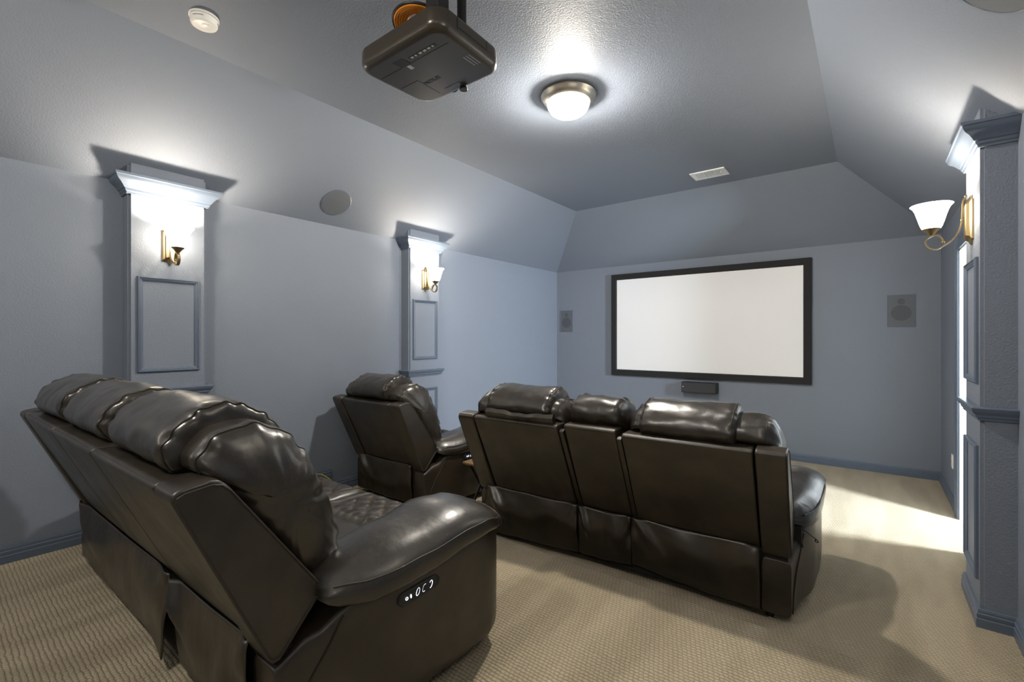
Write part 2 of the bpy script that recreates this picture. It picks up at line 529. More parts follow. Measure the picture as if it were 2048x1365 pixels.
SEATP = [(.08, .30), (.10, .42), (.25, .452), (.45, .462), (.62, .468), (.80, .470), (.875, .445), (.915, .375), (.905, .24), (.885, .13), (.84, .10), (.5, .22)]
AW = .13     # width of the wing strip over each arm

def seat_back(root, x0, x1, ol, orr, dz=0.0, sd=0, flap=False, m=.082):
    bm = NB(); prism(bm, [(x0 + .004, y, z) for y, z in LEAN], (x1 - x0 - .008, 0, 0), .011)
    o = obj('back_panel', bm, M['leather'], root, ang=50)
    bm = NB()
    tube(bm, [(x0 + .012, -.2375, .886), (x1 - .012, -.2375, .886)], .004, 6)
    obj('piping', bm, M['seam'], o)
    xa, xb = x0 - ol, x1 + orr
    seams = ([xa + .062] if ol else []) + ([xb - .062] if orr else [])
    bm = NB(); loops = cushion(bm, WING, xa + .006, xb - .006, end=.075, nx=30, npf=140, gather=.0042, amp=.009, freq=10, seed=sd, seams=seams)
    o = obj('back_cushion', bm, M['soft'], root, ang=70)
    for ring in loops:
        bm = NB(); tube(bm, ring, .0026, 6, closed=True)
        obj('stitching', bm, M['seam'], o)
    bm = NB(); loops = cushion(bm, [(y, z + dz) for y, z in ROLL], x0 + m, x1 - m, end=.022, nx=30, npf=140, gather=.003, amp=.007, freq=8, seed=sd + 5, smin=.72, seams=(x0 + m + .016, x1 - m - .016))
    h = obj('headrest', bm, M['soft'], root, ang=70)
    for ring in loops:
        bm = NB(); tube(bm, ring, .0034, 6, closed=True)
        obj('piping', bm, M['seam'], h)
    bm = NB(); cushion(bm, LUMB, x0 + .05, x1 - .05, end=.06, nx=18, gather=.003, amp=.005, freq=9, seed=sd + 9)
    obj('lumbar_cushion', bm, M['soft'], root, ang=70)
    if flap:
        bm = NB()
        n_ = 24; A_ = []
        for k in range(n_ + 1):
            x = x0 + .11 + (x1 - x0 - .14) * k / n_
            w = .010 * math.sin(k * .33 + .4) + .004 * math.sin(k * 1.1)
            A_.append([Vector((x, yy + w * f, zz + w * .5 * f)) for yy, zz, f in ((-.20, .884, 0), (-.235, .890, .2), (-.262, .925, .6), (-.250, .945, 1), (-.236, .940, 1), (-.215, .905, .3))])
        loft(bm, A_)
        obj('flap', bm, M['leather2'], root)

def seat_bottom(root, x0, x1, sd=0):
    npf, nx = 110, 56
    bm = NB()
    cushion(bm, SEATP, x0 + .004, x1 - .004, end=.05, nx=nx, npf=npf, amp=.002, freq=7, seed=sd, gather=.001, smin=.8)
    bmesh.ops.recalc_face_normals(bm, faces=bm.faces[:]); bm.normal_update()
    xm = (x0 + x1) / 2
    for v in bm.verts:
        x, y, z = v.co
        if z > .40 and .1 < y < .93:
            d = 0
            d += .018 * math.exp(-((y - .56) / .012) ** 2)                      # cross seam
            u = abs(x - xm)
            if y > .575 and u < .235:
                p = .105
                for q in ((x - xm + y), (x - xm - y)):
                    f = abs((q / p) % 1 - .5) * p
                    d += .012 * math.exp(-((p / 2 - f) / .008) ** 2)
            if y > .56: d += .010 * math.exp(-((u - .245) / .008) ** 2)
            d -= .012 * math.exp(-((y - .615) / .04) ** 2)
            v.co.z -= d
    obj('seat_cushion', bm, M['leather'], root, ang=80)

def skirt(root, x0, x1, sd=0, curl=0.0, za=.06, zb=.06, cut=0.0):
    """loose leather flap hung over the back of the base"""
    nx, nz = 40, 26
    bm = NB()
    rows = []
    for k in range(nz + 1):
        t = k / nz
        row = []
        for i in range(nx + 1):
            u = i / nx
            x = x0 + (x1 - x0) * u
            z = .372 - .010 * math.sin(PI * u) * (1 + .5 * noise.noise(Vector((u * 3, sd, 0)))) - t * (.372 - za - (zb - za) * u + .010 * noise.noise(Vector((u * 4, sd + 3, 0))))
            y = -.010 - .016 * math.sin(PI * min(1, t * 1.1)) * (0.4 + .6 * math.sin(PI * u))
            y -= .012 * noise.noise(Vector((u * 3.5 + sd, t * 1.3, sd * 2.0))) * math.sin(PI * min(t * 1.2, 1)) * 2.8
            y -= .032 * math.exp(-((u - .05 - .30 * t) / (.035 + .05 * t)) ** 2) * math.exp(-((t - .22) / .25) ** 2)
            y -= .014 * math.exp(-((u - .98 + .22 * t) / (.03 + .05 * t)) ** 2) * math.exp(-((t - .2) / .22) ** 2)
            y -= .012 * math.exp(-((u - .97) / .05) ** 2) * math.exp(-((t - .06) / .12) ** 2)
            y -= .010 * math.exp(-((u - .03) / .04) ** 2) * math.exp(-((t - .05) / .1) ** 2)
            if curl:
                y -= curl * (max(0, (u - .72) / .28) ** 1.6) * (t ** 1.3)
                x += curl * .1 * (max(0, (u - .72) / .28) ** 2) * t * t
            x += cut * (1 - u) ** 5 * t ** 1.5
            row.append(bm.verts.new((x, y, z)))
        rows.append(row)
    for a, b in zip(rows, rows[1:]):
        for i in range(nx): bm.faces.new((a[i], a[i + 1], b[i + 1], b[i]))
    o = obj('skirt', bm, M['leather2'], root, ang=80, recalc=False)
    md = o.modifiers.new('thick', 'SOLIDIFY'); md.thickness = .004; md.offset = 1
    return o

def sup(cx, cz, hx, hz, n, e=2.6, flat_bottom=0):
    out = []
    for k in range(n):
        a = 2 * PI * k / n
        ca, sa = math.cos(a), math.sin(a)
        x = math.copysign(abs(ca) ** (2 / e), ca) * hx
        z = math.copysign(abs(sa) ** (2 / e), sa) * hz
        out.append((cx + x, cz + z))
    return out

def interp(tab, y):
    if y <= tab[0][0]: return tab[0][1]
    for (a, b), (c, d) in zip(tab, tab[1:]):
        if y <= c:
            t = (y - a) / (c - a); t = t * t * (3 - 2 * t)
            return b + (d - b) * t
    return tab[-1][1]

FLARE = [(0, 0), (.40, .085), (.62, .10), (.80, .098), (.86, .085), (.90, .055)]
ATOP = [(0, .318), (.12, .375), (.24, .46), (.40, .50), (.80, .52), (.87, .50), (.90, .44)]
PTOP = [(.13, .535), (.20, .565), (.45, .600), (.64, .628), (.76, .615), (.85, .57), (.90, .52)]
PBOT = [(.13, .50), (.17, .465), (.24, .445), (.45, .452), (.64, .475), (.80, .49), (.90, .49)]

def arm(root, xi, xo, sgn, sd=0, panel=True, fl=1.0):
    """xi inner, xo outer edge at the back; sgn +1 = right arm; both bulge outwards to the front"""
    rings = []
    for y in (0, .004, .02, .05, .09, .13, .18, .24, .30, .36, .42, .5, .58, .66, .74, .80, .84, .87, .89, .90):
        o_ = xo + sgn * interp(FLARE, y) * fl
        i_ = xi
        zt = interp(ATOP, y)
        e = 9
        ins = .006 if y in (0, .90) else 0
        cx, hx = (i_ + o_) / 2, abs(o_ - i_) / 2 - ins
        rings.append([Vector((x, y, z)) for x, z in sup(cx, (zt + .05) / 2, hx, (zt - .05) / 2 - ins, 40, e)])
    bm = NB(); loft(bm, rings); rough(bm, .0025, 5, sd)
    a = obj('armrest', bm, M['leather'], root, ang=50)
    # padded top
    bm = NB(); rings = []
    ys = [.128, .132, .145, .17, .21, .26, .32, .38, .44, .5, .56, .62, .68, .73, .78, .82, .855, .88, .897, .903]
    for i, y in enumerate(ys):
        o_ = xo + sgn * (interp(FLARE, y) * fl + .022)
        i_ = xi - sgn * .035
        sc = {0: .55, 1: .75, 2: .92, len(ys) - 1: .6, len(ys) - 2: .82, len(ys) - 3: .94}.get(i, 1)
        zt, zb = interp(PTOP, y), interp(PBOT, y)
        cx, hx = (i_ + o_) / 2, abs(o_ - i_) / 2 * sc
        ring = []
        for k, (x, z) in enumerate(sup(cx, (zt + zb) / 2, hx, (zt - zb) / 2 * (.6 + .4 * sc), 44, 2.7)):
            # outer side hangs lower than the inner
            t = (x - cx) / max(hx, 1e-6) * sgn
            z -= .045 * max(0, t) ** 2 * max(0, min(1, 1.3 - y))
            g = .004 * math.exp(-((y - .15) / .03) ** 2) * math.sin(k * 1.9)
            ring.append(Vector((x, y + g, z + g)))
        rings.append(ring)
    loft(bm, rings); rough(bm, .0045, 8, sd + 2)
    p = obj('arm_pad', bm, M['soft'], a, ang=70)
    bm = NB()
    pts = []
    for y in [.15 + .73 * i / 24 for i in range(25)]:
        zt, zb = interp(PTOP, y), interp(PBOT, y)
        o_ = xo + sgn * (interp(FLARE, y) * fl + .022)
        pts.append((o_ + sgn * .0005 - sgn * .004, y, (zt + zb) / 2 + .012 - .012))
    tube(bm, pts, .0035, 6)
    obj('stitching', bm, M['seam'], a)
    bm = NB()
    i_, o_ = xi - sgn * .035, xo + sgn * (interp(FLARE, .862) * fl + .022)
    cx, hx = (i_ + o_) / 2, abs(o_ - i_) / 2
    zt, zb = interp(PTOP, .862), interp(PBOT, .862)
    ring = [Vector((x + (x - cx) * .008, .862, z + .0015 - .020 * max(0, (x - cx) / hx * sgn) ** 2)) for x, z in sup(cx, (zt + zb) / 2, hx, (zt - zb) / 2, 44, 2.7)]
    tube(bm, ring, .0035, 6, closed=True)
    obj('stitching', bm, M['seam'], a)
    # curved seam up the back edge of the outer panel
    bm = NB(); pts = []
    for k in range(16):
        t = k / 15
        y = .035 + .03 * t + .12 * t * t
        z = .06 + (interp(ATOP, y) - .075) * t
        pts.append((xo + sgn * (interp(FLARE, y) * fl + .0015), y, z))
    tube(bm, pts, .0035, 6)
    obj('piping', bm, M['seam'], a)
    if panel:
        y0, z0 = .43, .405
        fx = lambda y: xo + sgn * (interp(FLARE, y) * fl)
        tl = R(5)
        def pt(u, v, h):   # u along, v up
            y = y0 + u * math.cos(tl) - v * math.sin(tl); z = z0 + u * math.sin(tl) + v * math.cos(tl)
            return Vector((fx(y) + sgn * h, y, z))
        def pill(w, r, h, n=10):
            L = []
            for k in range(n + 1): a_ = -PI / 2 + PI * k / n; L.append(pt(w + r * math.cos(a_), r * math.sin(a_), h))
            for k in range(n + 1): a_ = PI / 2 + PI * k / n; L.append(pt(-w + r * math.cos(a_), r * math.sin(a_), h))
            return L
        bm = NB(); loft(bm, [pill(.062, .024, -.012), pill(.062, .024, .004), pill(.061, .022, .0065), pill(.060, .018, .0065), pill(.060, .017, .005)])
        cp = obj('control_panel', bm, M['black'], a, ang=30)
        for (u, w, h, kind) in ((-.055, .0045, .0045, 'o'), (-.038, .002, .006, 'o'), (-.008, .007, .012, 'o'), (.019, .007, .012, 'c'), (.046, .007, .012, 'd')):
            bm = NB()
            rng = range(20) if kind == 'o' else range(3, 18) if kind == 'c' else range(-5, 9)
            sg = 1 if sgn > 0 else 1
            ring = [pt(u + w * math.cos(2 * PI * k / 20) + .004 * math.sin(2 * PI * k / 20) * (kind != 'o' or w > .005), h * math.sin(2 * PI * k / 20), .0065) for k in rng]
            tube(bm, ring, .0011, 5, closed=(kind == 'o'))
            obj('button', bm, M['led'], cp)
    return a

def back_wing(root, x0, x1, sgn, sd=0):
    bm = NB(); prism(bm, [(x0, y, z) for y, z in SIDE], (x1 - x0, 0, 0), .010)
    o = obj('back_wing', bm, M['leather'], root, ang=50)
    bm = NB()
    xe = x1 - .004 if sgn > 0 else x0 + .004
    P = [Vector((xe, y, z)) for y, z in SIDE]
    c = sum(P, Vector()) / len(P)
    q = [p + (c - p).normalized() * .016 for p in P]
    q = [p.copy() for i in range(len(q)) for p in (q[i], q[i].lerp(q[(i + 1) % len(q)], .5))]
    for p in q: p.x = x1 + .0005 if sgn > 0 else x0 - .0005
    tube(bm, q, .0028, 6, closed=True)
    obj('piping', bm, M['seam'], o)

def base(root, W, y0=.012):
    bm = NB(); box(bm, .02, W - .02, y0, .82, .05, .355, .01)
    obj('base', bm, M['under'], root)
    for x in (.10, W - .10):
        for y in (.08, .74):
            bm = NB(); lathe(bm, [(.02, -.002), (.022, .05), (.028, .055)], 14, (x, y, 0)); obj('foot', bm, M['black'], root)

SW = .632
# row by the screen: two seats with a console between
LW = 2 * AW + 2 * SW + .385
love = empty('reclining_loveseat', (-2.205, 2.495, 0), R(2.4))
tag(love, 'dark brown leather reclining loveseat with a centre console, seen from behind, on the lower carpet', 'sofa')
base(love, LW)
a0, a1 = AW, AW + SW
c0, c1 = a1 + .035, a1 + .35
b0, b1 = a1 + .385, a1 + .385 + SW
seat_back(love, a0, a1, .075, .02, dz=.008, sd=1, flap=True)
seat_back(love, b0, b1, .02, .105, dz=-.014, sd=2)
seat_bottom(love, a0, a1, 3); seat_bottom(love, b0, b1, 4)
bm = NB(); prism(bm, [(c0, y + .012, z + .012 * (z > .8)) for y, z in LEAN], (c1 - c0, 0, 0), .012)
obj('back_panel', bm, M['leather'], love, ang=50)
bm = NB(); cushion(bm, [(.20, .62), (.18, .80), (.13, .93), (.07, 1.02), (-.02, 1.055), (-.12, 1.05), (-.172, 1.0), (-.178, .94), (-.13, .895), (0, .72), (.10, .60)], c0 - .012, c1 + .012, end=.05, nx=14, gather=.007, amp=.010, freq=13, seed=11, smin=.5)
obj('console_cushion', bm, M['soft'], love, ang=75)
bm = NB(); box(bm, c0 - .03, c1 + .03, .10, .88, .06, .53, .03, 4)
cons = obj('console', bm, M['leather'], love, ang=50)
for dx in (-.075, .075):
    bm = NB(); lathe(bm, [(.043, .530), (.046, .536), (.038, .536), (.036, .50)], 24, ((c0 + c1) / 2 + dx, .62, 0), cap=False)
    obj('cup_holder', bm, M['nickel'], cons)
# filler strips either side of the console back
for x in (a1 + .003, b0 - .03):
    bm = NB(); prism(bm, [(x, y + .02, z * .97) for y, z in LEAN], (.027, 0, 0), .004)
    obj('back_filler', bm, M['leather2'], love)
back_wing(love, 0, AW - .004, -1); back_wing(love, LW - AW + .004, LW, 1)
arm(love, AW, .0, -1, 1, panel=False); arm(love, LW - AW, LW, 1, 2, panel=False)
skirt(love, .06, a1 + .015, 1, 0, .045, .075); skirt(love, a1 + .02, b0 - .03, 2, 0, .08, .09); skirt(love, b0 - .025, LW - AW - .004, 3, 0, .10, .055)
# fabric strap with a toggle hanging at the back of the right arm
bm = NB()
sx = LW + .03
loft(bm, [[Vector((x, y, z)) for x, y, z in ((sx - .035, yy - .02, zz), (sx + .002, yy - .016, zz), (sx + .004, yy + .018, zz), (sx - .033, yy + .016, zz))] for yy, zz in ((.14, .455), (.145, .44), (.152, .40), (.156, .365))])
bmesh.ops.subdivide_edges(bm, edges=bm.edges[:], cuts=2)
st = obj('strap', bm, M['under'], love)
bm = NB()
tube(bm, [(sx - .01, .15, .452), (sx + .02, .165, .430), (sx + .045, .19, .402), (sx + .062, .215, .382), (sx + .070, .228, .366), (sx + .064, .235, .358), (sx + .056, .226, .366), (sx + .06, .214, .382)], .0032, 6)
tube(bm, [(sx - .005, .15, .40), (sx + .004, .158, .37), (sx + .006, .16, .345)], .004, 6)
obj('cord', bm, M['black'], st)

# back row: three seats on the raised tier
SWb = .635
TW = 2 * AW + 3 * SWb
sofa = empty('reclining_sofa', (-3.515, .592, ZU), R(1.1))
tag(sofa, 'large dark brown leather reclining sofa with three headrests, nearest on the raised tier', 'sofa')
base(sofa, TW)
for i in range(3):
    x0 = AW + i * SWb
    seat_back(sofa, x0, x0 + SWb, .115 if i == 0 else 0, .115 if i == 2 else 0, sd=20 + i, m=.042)
    seat_bottom(sofa, x0, x0 + SWb, 30 + i)
back_wing(sofa, 0, AW - .004, -1); back_wing(sofa, TW - AW + .004, TW, 1)
arm(sofa, AW, 0, -1, 5, panel=False); arm(sofa, TW - AW, TW, 1, 6, fl=1.5)
skirt(sofa, .02, AW + 2 * SWb, 5, curl=.038); skirt(sofa, AW + 2 * SWb + .006, TW - AW + .02, 6, cut=.07)

# single recliner by the left wall
RW = 2 * AW + SW
rec = empty('recliner', (-3.690, 2.475, 0), R(.5))
tag(rec, 'single dark brown leather recliner beside the left wall, left of the loveseat', 'armchair')
base(rec, RW)
seat_back(rec, AW, AW + SW, .115, .115, sd=41, dz=.01)
seat_bottom(rec, AW, AW + SW, 42)
back_wing(rec, 0, AW - .004, -1); back_wing(rec, RW - AW + .004, RW, 1)
arm(rec, AW, 0, -1, 7, panel=False, fl=0); arm(rec, RW - AW, RW, 1, 8, fl=1.3)
skirt(rec, .05, RW - AW - .002, 7)

# ------------------------------------------------------------------ tray table
tt = empty('tray_table', (-2.43, 2.79, 0), 0)
tag(tt, 'small folding wooden tray table with crossed legs between recliner and loveseat', 'side table')
bm = NB(); box(bm, -.095, .085, -.16, .16, .412, .432, .008, 3); obj('tabletop', bm, M['wood'], tt)
for x in (-.05, .08):
    for s in (-1, 1):
        bm = NB(); prism(bm, [(x + s * .006 - .006, -s * .15 - .012, 0), (x + s * .006 - .006, -s * .15 + .014, 0), (x + s * .006 - .006, s * .12 + .014, .414), (x + s * .006 - .006, s * .12 - .012, .414)], (.012, 0, 0), .002)
        obj('leg', bm, M['black'], tt)
for y in (-.11, .11):
    bm = NB(); tube(bm, [(-.05, y, .07), (.08, y, .07)], .008, 8); obj('stretcher', bm, M['wood'], tt)

# ------------------------------------------------------------------ extension cord
bm = NB()
pts = [(-3.72, 1.80, .135), (-3.76, 1.94, .15), (-3.78, 2.03, .205), (-3.785, 2.13, .222), (-3.785, 2.21, .19), (-3.775, 2.285, .115), (-3.76, 2.345, .03), (-3.745, 2.40, .006), (-3.745, 2.50, .006), (-3.79, 2.66, .006), (-3.80, 2.80, .006)]
tube(bm, crom(pts, 70, closed=False), .0055, 8)
tag(obj('extension_cord', bm, M['yellow']), 'yellow extension cord looping along the foot of the left wall behind the recliner', 'cord')

# ------------------------------------------------------------------ wall sconces
def sconce(y, sgn, xw, label, power=1.0):
    """built facing +x from the pilaster face, then turned"""
    zc = 2.015
    root = empty('wall_sconce', (xw, y, zc), 0 if sgn > 0 else PI)
    tag(root, label, 'wall lamp', 'bronze wall sconces on the pilasters')
    def octo(hw, z0, z1, ch, x): return [Vector((x, a, b)) for a, b in ((-hw, z0 + ch), (-hw * .35, z0 + ch), (0, z0), (hw * .35, z0 + ch), (hw, z0 + ch), (hw, z1 - ch), (hw * .35, z1 - ch), (0, z1), (-hw * .35, z1 - ch), (-hw, z1 - ch))]
    bm = NB(); loft(bm, [octo(.046, -.13, .13, .028, 0), octo(.046, -.13, .13, .028, .008), octo(.038, -.118, .118, .026, .014), octo(.030, -.112, .112, .026, .016), octo(.026, -.105, .105, .024, .028), octo(.014, -.10, .10, .024, .032)])
    bp = obj('backplate', bm, M['bronze'], root, ang=20)
    bm = NB(); lathe(bm, [(.006, .03), (.007, .040), (.004, .046), (.001, .047)], 12, (0, 0, .005), 'x'); obj('knob', bm, M['bronze'], bp)
    path = [(.030, .128), (.022, .135), (.026, .124), (.036, .105), (.038, .05), (.042, -.01), (.054, -.057), (.078, -.095), (.106, -.117), (.140, -.138), (.170, -.128), (.184, -.100), (.178, -.078), (.155, -.062), (.132, -.066), (.118, -.082), (.112, -.103)]
    P = crom([(a, 0, b) for a, b in path], 64, closed=False)
    bm = NB(); rings = []
    for i, p in enumerate(P):
        t = (P[min(i + 1, 63)] - P[max(i - 1, 0)]).normalized()
        n = Vector((-t.z, 0, t.x))
        w, h = .0085, .0032
        rings.append([p + Vector((0, w, 0)) + n * h, p + Vector((0, -w, 0)) + n * h, p + Vector((0, -w, 0)) - n * h, p + Vector((0, w, 0)) - n * h])
    loft(bm, rings)
    ar = obj('arm', bm, M['bronze'], root, ang=35)
    bm = NB(); bmesh.ops.create_uvsphere(bm, u_segments=12, v_segments=8, radius=.008, matrix=Matrix.Translation(P[-1])); obj('ball', bm, M['bronze'], ar)
    cx = .160
    bm = NB(); lathe(bm, [(.006, -.066), (.010, -.058), (.022, -.042), (.036, -.028), (.038, -.024), (.03, -.022)], 28, (cx, 0, 0)); obj('cup', bm, M['bronze'], root)
    out = [(.038, -.024), (.045, -.010), (.053, .015), (.061, .045), (.069, .072), (.078, .092), (.090, .104)]
    inn = [(r - .003, z + .002) for r, z in out[::-1]]
    bm = NB(); lathe(bm, out + inn, 36, (cx, 0, 0), cap=False)
    obj('lamp_shade', bm, M['shade'], root, ang=60)
    bm = NB(); lathe(bm, [(.008, -.02), (.012, .0), (.022, .025), (.024, .045), (.016, .062), (.004, .068)], 16, (cx, 0, 0)); obj('bulb', bm, M['bulb'], root)
    l = bpy.data.lights.new('sconce_light', 'POINT'); l.energy = SCONCE_W * power; l.color = (1, .86, .69); l.shadow_soft_size = .028
    lo_ = bpy.data.objects.new('sconce_light', l); lo_.location = (cx, 0, .052); COL.objects.link(lo_); lo_.parent = root
    return root
M['bulb'] = glass_glow('bulb_glass', (1, .9, .75), 20, .5)
sconce(1.062, 1, XL + PD, 'lit bronze wall sconce on the large left pilaster above the three-seat sofa')
sconce(3.331, 1, XL + PD, 'lit bronze wall sconce on the far left pilaster behind the single recliner')
sconce(3.383, -1, XR - PD, 'lit bronze wall sconce on the right-hand pilaster by the doorway')
sconce(1.062, -1, XR - PD, 'lit bronze wall sconce on the right wall beside the camera, outside the picture', 1.7)

sconce(-1.21, 1, XL + PD, 'lit bronze wall sconce on the left wall behind the camera, outside the picture', 2.0)
sconce(-1.21, -1, XR - PD, 'lit bronze wall sconce on the right wall behind the camera, outside the picture', 1.8)

# ------------------------------------------------------------------ ceiling things
def ceiling_lamp(y, label, power=1.0):
    cl = empty('ceiling_lamp', (-1.640, y, ZC))
    tag(cl, label, 'ceiling lamp', 'flush ceiling lamps')
    bm = NB(); lathe(bm, [(.170, .004), (.186, -.004), (.188, -.012), (.182, -.018), (.176, -.032), (.166, -.046), (.152, -.056), (.146, -.058), (.14, -.052), (.14, 0)], 56, cap=False)
    obj('ring', bm, M['nickel'], cl, ang=30)
    bm = NB(); lathe(bm, [(.147, -.050), (.147, -.058), (.140, -.085), (.124, -.112), (.100, -.130), (.068, -.143), (.032, -.150), (.004, -.152)], 48, cap=False); obj('dome_shade', bm, M['dome'], cl, ang=60)
    l = bpy.data.lights.new('ceiling_light', 'POINT'); l.energy = LAMP_W * power; l.color = (1, .95, .87); l.shadow_soft_size = .06
    o = bpy.data.objects.new('ceiling_light', l); o.location = (0, 0, -.078); COL.objects.link(o); o.parent = cl
ceiling_lamp(2.755, 'flush round ceiling lamp with a glowing frosted dome and nickel ring')
ceiling_lamp(-.60, 'flush ceiling lamp behind the camera over the back of the room, outside the picture', .5)

av = empty('air_vent', (-1.293, 4.955, ZC))
tag(av, 'white louvred air vent on the flat ceiling above the projection screen', 'vent')
bm = NB()
vw, vd, f1, f2 = .165, .115, .042, .034
box(bm, -vw, vw, -vd, -vd + f2, -.010, .002, .003); box(bm, -vw, vw, vd - f2, vd, -.010, .002, .003)
box(bm, -vw, -vw + f1, -vd + .02, vd - .02, -.0095, .002, .003); box(bm, vw - f1, vw, -vd + .02, vd - .02, -.0095, .002, .003)
obj('frame', bm, M['white'], av)
bm = NB(); box(bm, -vw + .02, vw - .02, -vd + .02, vd - .02, -.001, .004); obj('backing', bm, M['black'], av)
for i in range(15):
    x = -vw + f1 + .004 + i * (2 * (vw - f1) - .008) / 14
    bm = NB(); prism(bm, [(x - .005, -vd + .03, -.009), (x + .003, -vd + .03, -.009), (x + .006, -vd + .03, -.003), (x - .002, -vd + .03, -.003)], (0, 2 * vd - .06, 0))
    obj('slat', bm, M['white'], av, flat=True)
bm = NB(); box(bm, vw - .055, vw - .047, -.03, .01, -.022, -.006, .002); obj('lever', bm, M['white'], av)

sm = empty('smoke_detector', (-2.745, .930, ZC))
tag(sm, 'round white smoke detector on the ceiling left of the projector', 'smoke detector')
bm = NB(); lathe(bm, [(.064, .004), (.068, 0), (.068, -.008), (.062, -.012)], 40); obj('mounting_plate', bm, M['plastic'], sm)
bm = NB(); lathe(bm, [(.058, -.008), (.063, -.012), (.061, -.036), (.057, -.044), (.05, -.048), (.004, -.051)], 40); hb = obj('housing', bm, M['plastic'], sm)
bm = NB()
for k in range(3):
    a0_ = k * 2 * PI / 3 - 1.2
    tube(bm, [(.0625 * math.cos(a0_ + t * .1), .0625 * math.sin(a0_ + t * .1), -.024) for t in range(9)], .0016, 5)
obj('slot', bm, M['cone'], hb)
bm = NB(); lathe(bm, [(.026, -.045), (.027, -.052), (.02, -.054), (.002, -.0545)], 28, (.008, .01, 0)); obj('test_button', bm, M['white'], hb)

def slope_speaker(name, loc, sgn, label):
    root = empty(name, loc)
    root.rotation_euler = (0, sgn * math.atan(SL) * -1, 0)
    tag(root, label, 'speaker', 'round speakers in the ceiling slopes')
    bm = NB(); lathe(bm, [(.128, .004), (.132, -.001), (.132, -.006), (.126, -.008), (.124, -.003)], 56, cap=False); obj('bezel', bm, M['trim'], root)
    bm = NB(); lathe(bm, [(.126, .0), (.125, -.006), (.10, -.0075), (.004, -.008)], 56); obj('grille', bm, M['grille'], root)
XS = -3.6715
slope_speaker('ceiling_speaker', (XS, 2.252, ZW + (XS - XL) * SL), 1, 'round painted speaker set in the left ceiling slope between the two pilasters')
XS = .333
slope_speaker('ceiling_speaker', (XS, 2.2525, ZW + (XR - XS) * SL), -1, 'round speaker in the right ceiling slope, at the top right corner of the picture')

# projector hung under the ceiling
pj = empty('projector', (-1.690, 1.535, 2.695))
tag(pj, 'black ceiling-mounted projector with rounded corners hanging above the seats', 'projector')
def rrect(hx, hy, r, z, n=8, taper=.05, y0=.005):
    out = []
    for (sx_, sy_, a0_) in ((1, 1, 0), (-1, 1, 90), (-1, -1, 180), (1, -1, 270)):
        for k in range(n + 1):
            a_ = R(a0_ + 90 * k / n)
            x, y = sx_ * (hx - r) + r * math.cos(a_), sy_ * (hy - r) + r * math.sin(a_) + y0
            x *= 1 - taper * max(0, y) / .2
            out.append(Vector((x, y, z)))
    return out
bm = NB()
rings = []
rb = .034
for k in range(7):
    a_ = PI / 2 * k / 6
    rings.append(rrect(.286 - rb * (1 - math.sin(a_)), .222 - rb * (1 - math.sin(a_)), .072 - .5 * rb * (1 - math.sin(a_)), rb * (1 - math.cos(a_))))
rings.append(rrect(.286, .222, .072, .060))
for z, i_ in ((.084, .001), (.094, .005), (.100, .014), (.102, .03)): rings.append(rrect(.286 - i_, .222 - i_, .072 - i_ * .5, z))
loft(bm, rings)
obj('body', bm, M['proj'], pj, ang=45)
for pts in ([(-.262, -.098, .008), (-.245, -.098, -.0003), (.22, -.098, -.0003), (.245, -.099, .003), (.262, -.100, .010), (.280, -.100, .022), (.2856, -.100, .04), (.2856, -.100, .09)],
            [(-.24, .02, -.0003), (-.11, .02, -.0003), (-.11, .17, -.0003)],
            [(.2858, -.09, .045), (.284, .0, .045), (.273, .17, .045)],
            [(.278, .10, .045), (.278, .10, .085)], [(.2735, .145, .045), (.2735, .145, .08)]):
    bm = NB(); tube(bm, pts, .0011, 5)
    obj('panel_joint', bm, M['blackprint'], pj)
bm = NB(); prism(bm, [(-.095, -.150, -.0004), (-.030, -.150, -.0004), (-.022, -.105, -.0012), (-.040, -.098, -.0012), (-.085, -.098, -.0012)], (0, 0, .004)); obj('port_recess', bm, M['blackprint'], pj)
bm = NB(); lathe(bm, [(.03, 0), (.040, .0), (.040, .02), (.038, .03), (.032, .03), (.02, .012)], 32, (-.06, .205, .052), 'y'); obj('lens', bm, M['black'], pj)
bm = NB(); lathe(bm, [(.020, -.016), (.022, -.012), (.018, .004), (.016, .02)], 18, (.03, .205, 0)); obj('foot', bm, M['black'], pj)
bm = NB(); box(bm, -.060, -.038, -.092, -.062, -.0012, .0); obj('sticker', bm, M['print'], pj, flat=True)
bm = NB(); box(bm, -.055, .045, .155, .185, -.0012, .0)
lb = obj('label', bm, M['bluelabel'], pj, flat=True); lb['label'] = 'dark blue sticker'
bm = NB(); box(bm, .00, .175, -.148 + .015, -.130 + .015, -.0010, .0); sp_ = obj('icon_strip', bm, M['blackprint'], pj, flat=True)
for k in range(6):
    bm = NB(); w = .011 if k not in (1, 5) else .005
    box(bm, .010 + k * .028, .010 + k * .028 + w + .006, -.130, -.119, -.0016, -.0008); obj('icon', bm, M['print'], sp_, flat=True)
FL = Matrix.Rotation(PI, 4, 'Y')
text_mesh('lettering', 'EPSON', .036, M['blackprint'], Matrix.Translation((-.052, .062, -.0008)) @ FL, pj)
bm = NB()
for x in (.205, .222, .238): box(bm, x - .001, x + .001, .02, .10, -.0010, 0)
obj('print_lines', bm, M['print'], pj, flat=True)
bm = NB()
box(bm, .185, .262, -.19, -.13, .095, .374); box(bm, .175, .25, -.19, .12, .098, .112, .004); lathe(bm, [(.022, .105), (.022, .37), (.045, .372), (.045, .376)], 24, (.215, .0, 0))
obj('ceiling_mount', bm, M['black'], pj)
